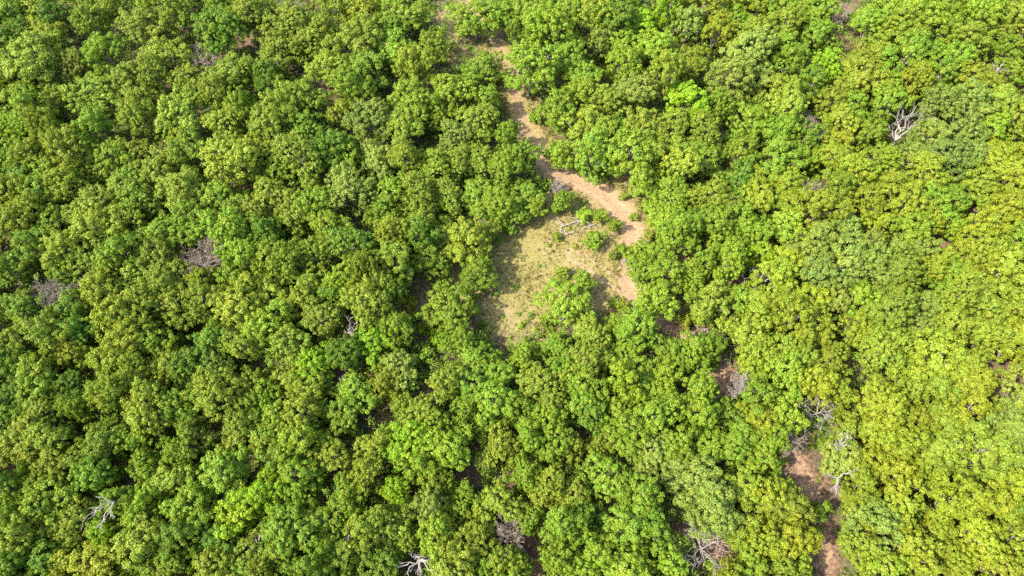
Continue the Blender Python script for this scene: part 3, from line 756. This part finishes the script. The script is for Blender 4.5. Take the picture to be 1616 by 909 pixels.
dead_tree(605, 845, 14, GREYWOOD, 30, "faint grey twigs under an olive crown near the bottom", **{**BR, 'limbs': 4, 'depth': 2})

def bare_tree(base, fork, tips, mat, seed, label, rad=0.13):
    """a dead tree read limb by limb: fork and tips are (pixel x, pixel y, height above ground)"""
    r = np.random.default_rng(seed)
    def P(a):
        x, y, t = at(a[0], a[1], a[2]); return np.array([x, y, float(gz(x, y))+a[2]])
    b = P((*base, 0)); root = empty("dead_tree", b); tag(root, label, "dead tree", "dead trees in the wood")
    fk = P(fork)-b
    T = Tubes(); T.add(bend((0, 0, -0.2), fk, r, 7, 0.05), np.linspace(rad*1.5, rad, 7), 7)
    link("trunk", T.mesh("trunk", mat), root)
    for a in tips:
        e = P(a)-b; B = Tubes(); q = bend(fk-np.array([0, 0, 0.05]), e, r, 8, 0.10)
        L = np.linalg.norm(e-fk); B.add(q, np.linspace(rad*0.62, 0.018, 8), 6)
        for k in range(int(r.integers(2, 5))):
            i = int(r.integers(3, 7)); d = (q[i]-q[i-1])/np.linalg.norm(q[i]-q[i-1]); n_ = r.normal(0, 1, 3); n_ -= d*(n_@d)
            grow(B, r, q[i], d+0.6*n_/np.linalg.norm(n_), L*r.uniform(0.22, 0.42), 0.028, 1, 0.05, (2, 4), 0.15, 0.013)
        link("limb", B.mesh("limb", mat), root)
bare_tree((1406, 246), (1413, 221, 4.5), [(1457, 180, 8.2), (1452, 187, 7.4), (1446, 168, 8.5), (1436, 180, 7.8), (1425, 172, 7.6), (1417, 176, 7.2), (1402, 196, 6.6)], DEADWOOD, 15, "large white bare tree, branches fanned out like a hand")
bare_tree((668, 906), (664, 883, 5.0), [(628, 896, 6.0), (640, 906, 5.6), (645, 874, 6.6), (655, 873, 6.8), (684, 903, 5.8), (680, 884, 6.2), (659, 908, 5.4)], DEADWOOD, 17, "bleached bare tree with forked branches at the bottom edge", 0.14)
bare_tree((182, 806), (179, 792, 7.0), [(152, 784, 7.8), (129, 819, 7.6), (138, 803, 7.9), (154, 833, 7.2), (163, 824, 7.6)], DEADWOOD, 18, "thin white bare branches over an olive crown, lower left woods", 0.08)
bare_tree((1330, 722), (1327, 702, 5.5), [(1314, 703, 6.4), (1340, 702, 6.4), (1326, 683, 7.0), (1318, 694, 6.8), (1339, 691, 6.6)], DEADWOOD, 20, "bright white broken snag beside the lower dirt track's upper end", 0.10)
bare_tree((1326, 778), (1322, 754, 6.6), [(1306, 749, 7.2), (1343, 743, 7.4), (1319, 783, 6.6)], DEADWOOD, 21, "white forked bare bough over sage leaves beside the lower track", 0.09)

def fallen(pts, rad, mat, seed, label, nb=5, name="fallen_branch"):
    r = np.random.default_rng(seed)
    P = np.array([(*gp(a, b), 0) for a, b in pts]); P[:, 2] = gz(P[:, 0], P[:, 1])+rad+0.08
    o0 = P[0].copy(); root = empty(name, o0); tag(root, label, "fallen branch", "dead wood lying on the ground")
    Q = smooth(P-o0, 2); Q[1:-1] += r.normal(0, 0.06, Q[1:-1].shape)*np.array([1, 1, 0.5])
    T = Tubes(); T.add(Q, np.linspace(rad, rad*0.45, len(Q)), 7); link("bough", T.mesh("bough", mat), root)
    for k in range(nb):
        i = int(r.integers(1, len(Q)-1)); d = Q[min(i+2, len(Q)-1)]-Q[i-1]; d /= np.linalg.norm(d)+1e-9
        e = np.array([-d[1], d[0], r.uniform(0.0, 0.7)])*r.choice([-1, 1]); e[2] = abs(e[2])
        B = Tubes(); grow(B, r, Q[i], d*0.7+e*0.8, r.uniform(0.9, 1.9), rad*0.5, 1, 0.02, (1, 3), 0.16, 0.025)
        link("twig", B.mesh("twig", mat), root)
fallen([(938, 356), (925, 352), (912, 350), (898, 356), (886, 358)], 0.11, DEADWOOD, 41, "bleached fallen branch lying across the upper end of the clearing", 7)
fallen([(886, 358), (884, 366), (890, 373)], 0.08, DEADWOOD, 42, "short curved white branch hooked below the clearing's bleached bough", 2)
fallen([(1165, 545), (1156, 556), (1148, 570)], 0.14, DEADWOOD, 43, "pale fallen log at the bare patch below the clearing", 3)
fallen([(1122, 516), (1112, 522), (1102, 529)], 0.12, DEADWOOD, 44, "pale branch lying between crowns right of the round bare patch", 3)
fallen([(932, 720), (922, 721), (910, 726)], 0.10, DARKWOOD, 45, "dark stick lying on a small tan soil gap", 1)
fallen([(948, 359), (950, 352), (955, 349)], 0.07, DEADWOOD, 46, "forked pale twig beside green bushes at the clearing's top", 2)

# ------------------------------------------------------------------ labels
MARKS = [(845, 440, "the grassy clearing"), (1000, 345, "the bend of the dirt track"), (1000, 470, "the lower stub of bare track"), (842, 215, "the shaded upper track"), (797, 88, "the topmost bit of dirt track"),
 (318, 405, "the wide grey dead crown"), (96, 455, "the pair of grey dead crowns"), (158, 800, "the thin white bare branches"), (1425, 195, "the white hand-shaped bare tree"), (1115, 862, "the star-shaped bare tree"),
 (655, 890, "the bleached tree at the bottom edge"), (1275, 297, "the greyish pink dead tree"), (1280, 195, "the small grey tangled tree"), (1343, 55, "the tan soil strip"), (1275, 760, "the lower dirt track"), (1145, 598, "the brown bare patch"),
 (1065, 520, "the dark round bare patch"), (840, 880, "the orange bare spot"), (590, 545, "the bright lime crown"), (1470, 395, "the orange soil gap"), (1480, 575, "the broadest yellow-green crown"), (1250, 690, "the grey-brown brushy dead tree"),
 (1565, 600, "the dark gap by the right edge"), (312, 84, "the sparse grey twigs"), (455, 12, "the grey top-edge dead tree"), (555, 525, "the whitish branches beside the lime crown"), (520, 155, "the small brown soil gap"), (605, 655, "the narrow brown gap"),
 (548, 836, "the small white twiggy snag"), (925, 722, "the dark stick on tan soil"), (1585, 98, "the dark hole near the right edge"), (1322, 692, "the bright white broken snag"), (1205, 432, "the short bleached snag"), (1580, 790, "the lower dark gap at right"),
 (0, 0, "the photo's top left corner"), (1616, 0, "the photo's top right corner"), (0, 909, "the photo's bottom left corner"), (1616, 909, "the photo's bottom right corner"), (0, 270, "the left edge's upper third"), (0, 640, "the left edge's lower third"),
 (250, 909, "the bottom edge under the left woods"), (700, 260, "the small dark floor gap"), (1616, 300, "the right edge's upper third"), (960, 855, "the reddish gap between bottom crowns")]
ORD = ["", "second", "third", "fourth", "fifth", "sixth", "seventh", "eighth", "ninth", "tenth"]
def direction(dx, dy):
    a = math.degrees(math.atan2(-dy, dx)) % 360
    return ["right of", "above and right of", "above", "above and left of", "left of", "below and left of", "below", "below and right of"][int(((a+22.5) % 360)//45)]
NOUN = {'broadleaf_tree': ('tree', 'tree', 'leafy trees of the closed wood'), 'oak_tree': ('oak', 'tree', 'oaks of the closed wood'), 'hickory_tree': ('tree', 'tree', 'yellowish trees of the closed wood'),
        'young_tree': ('young tree', 'young tree', 'young trees between the taller crowns'), 'shrub': ('shrub', 'shrub', 'shrubs along the clearing and track'), 'weed_clump': ('weed clump', 'weed', 'weed clumps in the clearing')}
bucket = {}
for t in ALL:
    size = "broad" if t['r'] >= 40 else "small" if t['r'] <= 28 else "mid-sized"
    if t['name'] in ('shrub', 'weed_clump'): size = "bushy" if t['r'] > 13.5 else "low"
    if t['name'] == 'weed_clump': size = "leafy" if t['r'] > 4.2 else "tiny"
    if t['name'] == 'young_tree': size = "slim" if t['r'] < 22 else "rounded"
    mk = MARKS if t['name'] != 'weed_clump' else [(887, 432, "the lone round bush"), (770, 500, "the shaded left rim of the clearing"), (935, 355, "the bleached fallen bough"), (835, 545, "the clearing's lower tip")]
    i = min(range(len(mk)), key=lambda i: math.hypot(t['px']-mk[i][0], t['py']-mk[i][1]))
    dx, dy = t['px']-mk[i][0], t['py']-mk[i][1]; dist = math.hypot(dx, dy)
    head = f"{size} {CNAME[t['c']]} {NOUN[t['name']][0]}"
    bucket.setdefault((head, direction(dx, dy), mk[i][2]), []).append((dist, t))
for (head, d, m), v in bucket.items():
    v.sort(key=lambda q: q[0])
    for k, (dist, t) in enumerate(v):
        lab = f"{head} {d} {m}" if k == 0 else f"{head}, {ORD[min(k, 9)]} {d} {m}"
        n = NOUN[t['name']]
        tag(t['root'], lab, n[1], n[2])

# ------------------------------------------------------------------ daylight
EL, AZ = 49.0, 20.0               # light travels to the right and slightly away from the camera
S = np.array([math.cos(R_(EL))*math.cos(R_(AZ)), math.cos(R_(EL))*math.sin(R_(AZ)), -math.sin(R_(EL))])
sun_d = bpy.data.lights.new("sun", 'SUN'); sun_d.energy = 2.65; sun_d.angle = R_(0.5); sun_d.color = (1.0, 0.94, 0.82)
sun = bpy.data.objects.new("sun", sun_d); COL.objects.link(sun); sun.location = (-60, -20, 90)
from mathutils import Vector
sun.rotation_euler = Vector(S).to_track_quat('-Z', 'Y').to_euler()
w = bpy.data.worlds.new("World"); sc.world = w; w.use_nodes = True
nt = w.node_tree; nt.nodes.clear()
sky = nt.nodes.new('ShaderNodeTexSky'); sky.sky_type = 'NISHITA'; sky.sun_disc = False; sky.dust_density = 2.5
sky.sun_elevation = R_(EL); sky.sun_rotation = math.atan2(-S[0], -S[1])
bg = nt.nodes.new('ShaderNodeBackground'); bg.inputs[1].default_value = 0.15
wo = nt.nodes.new('ShaderNodeOutputWorld')
nt.links.new(sky.outputs[0], bg.inputs[0]); nt.links.new(bg.outputs[0], wo.inputs[0])

sc.view_settings.view_transform = 'Standard'; sc.view_settings.look = 'None'
sc.view_settings.exposure = 2.66; sc.view_settings.gamma = 1.0
sc.cycles.use_denoising = False
sc.cycles.filter_width = 1.5
sc.cycles.max_bounces = 8; sc.cycles.diffuse_bounces = 4; sc.cycles.transmission_bounces = 4; sc.cycles.glossy_bounces = 2
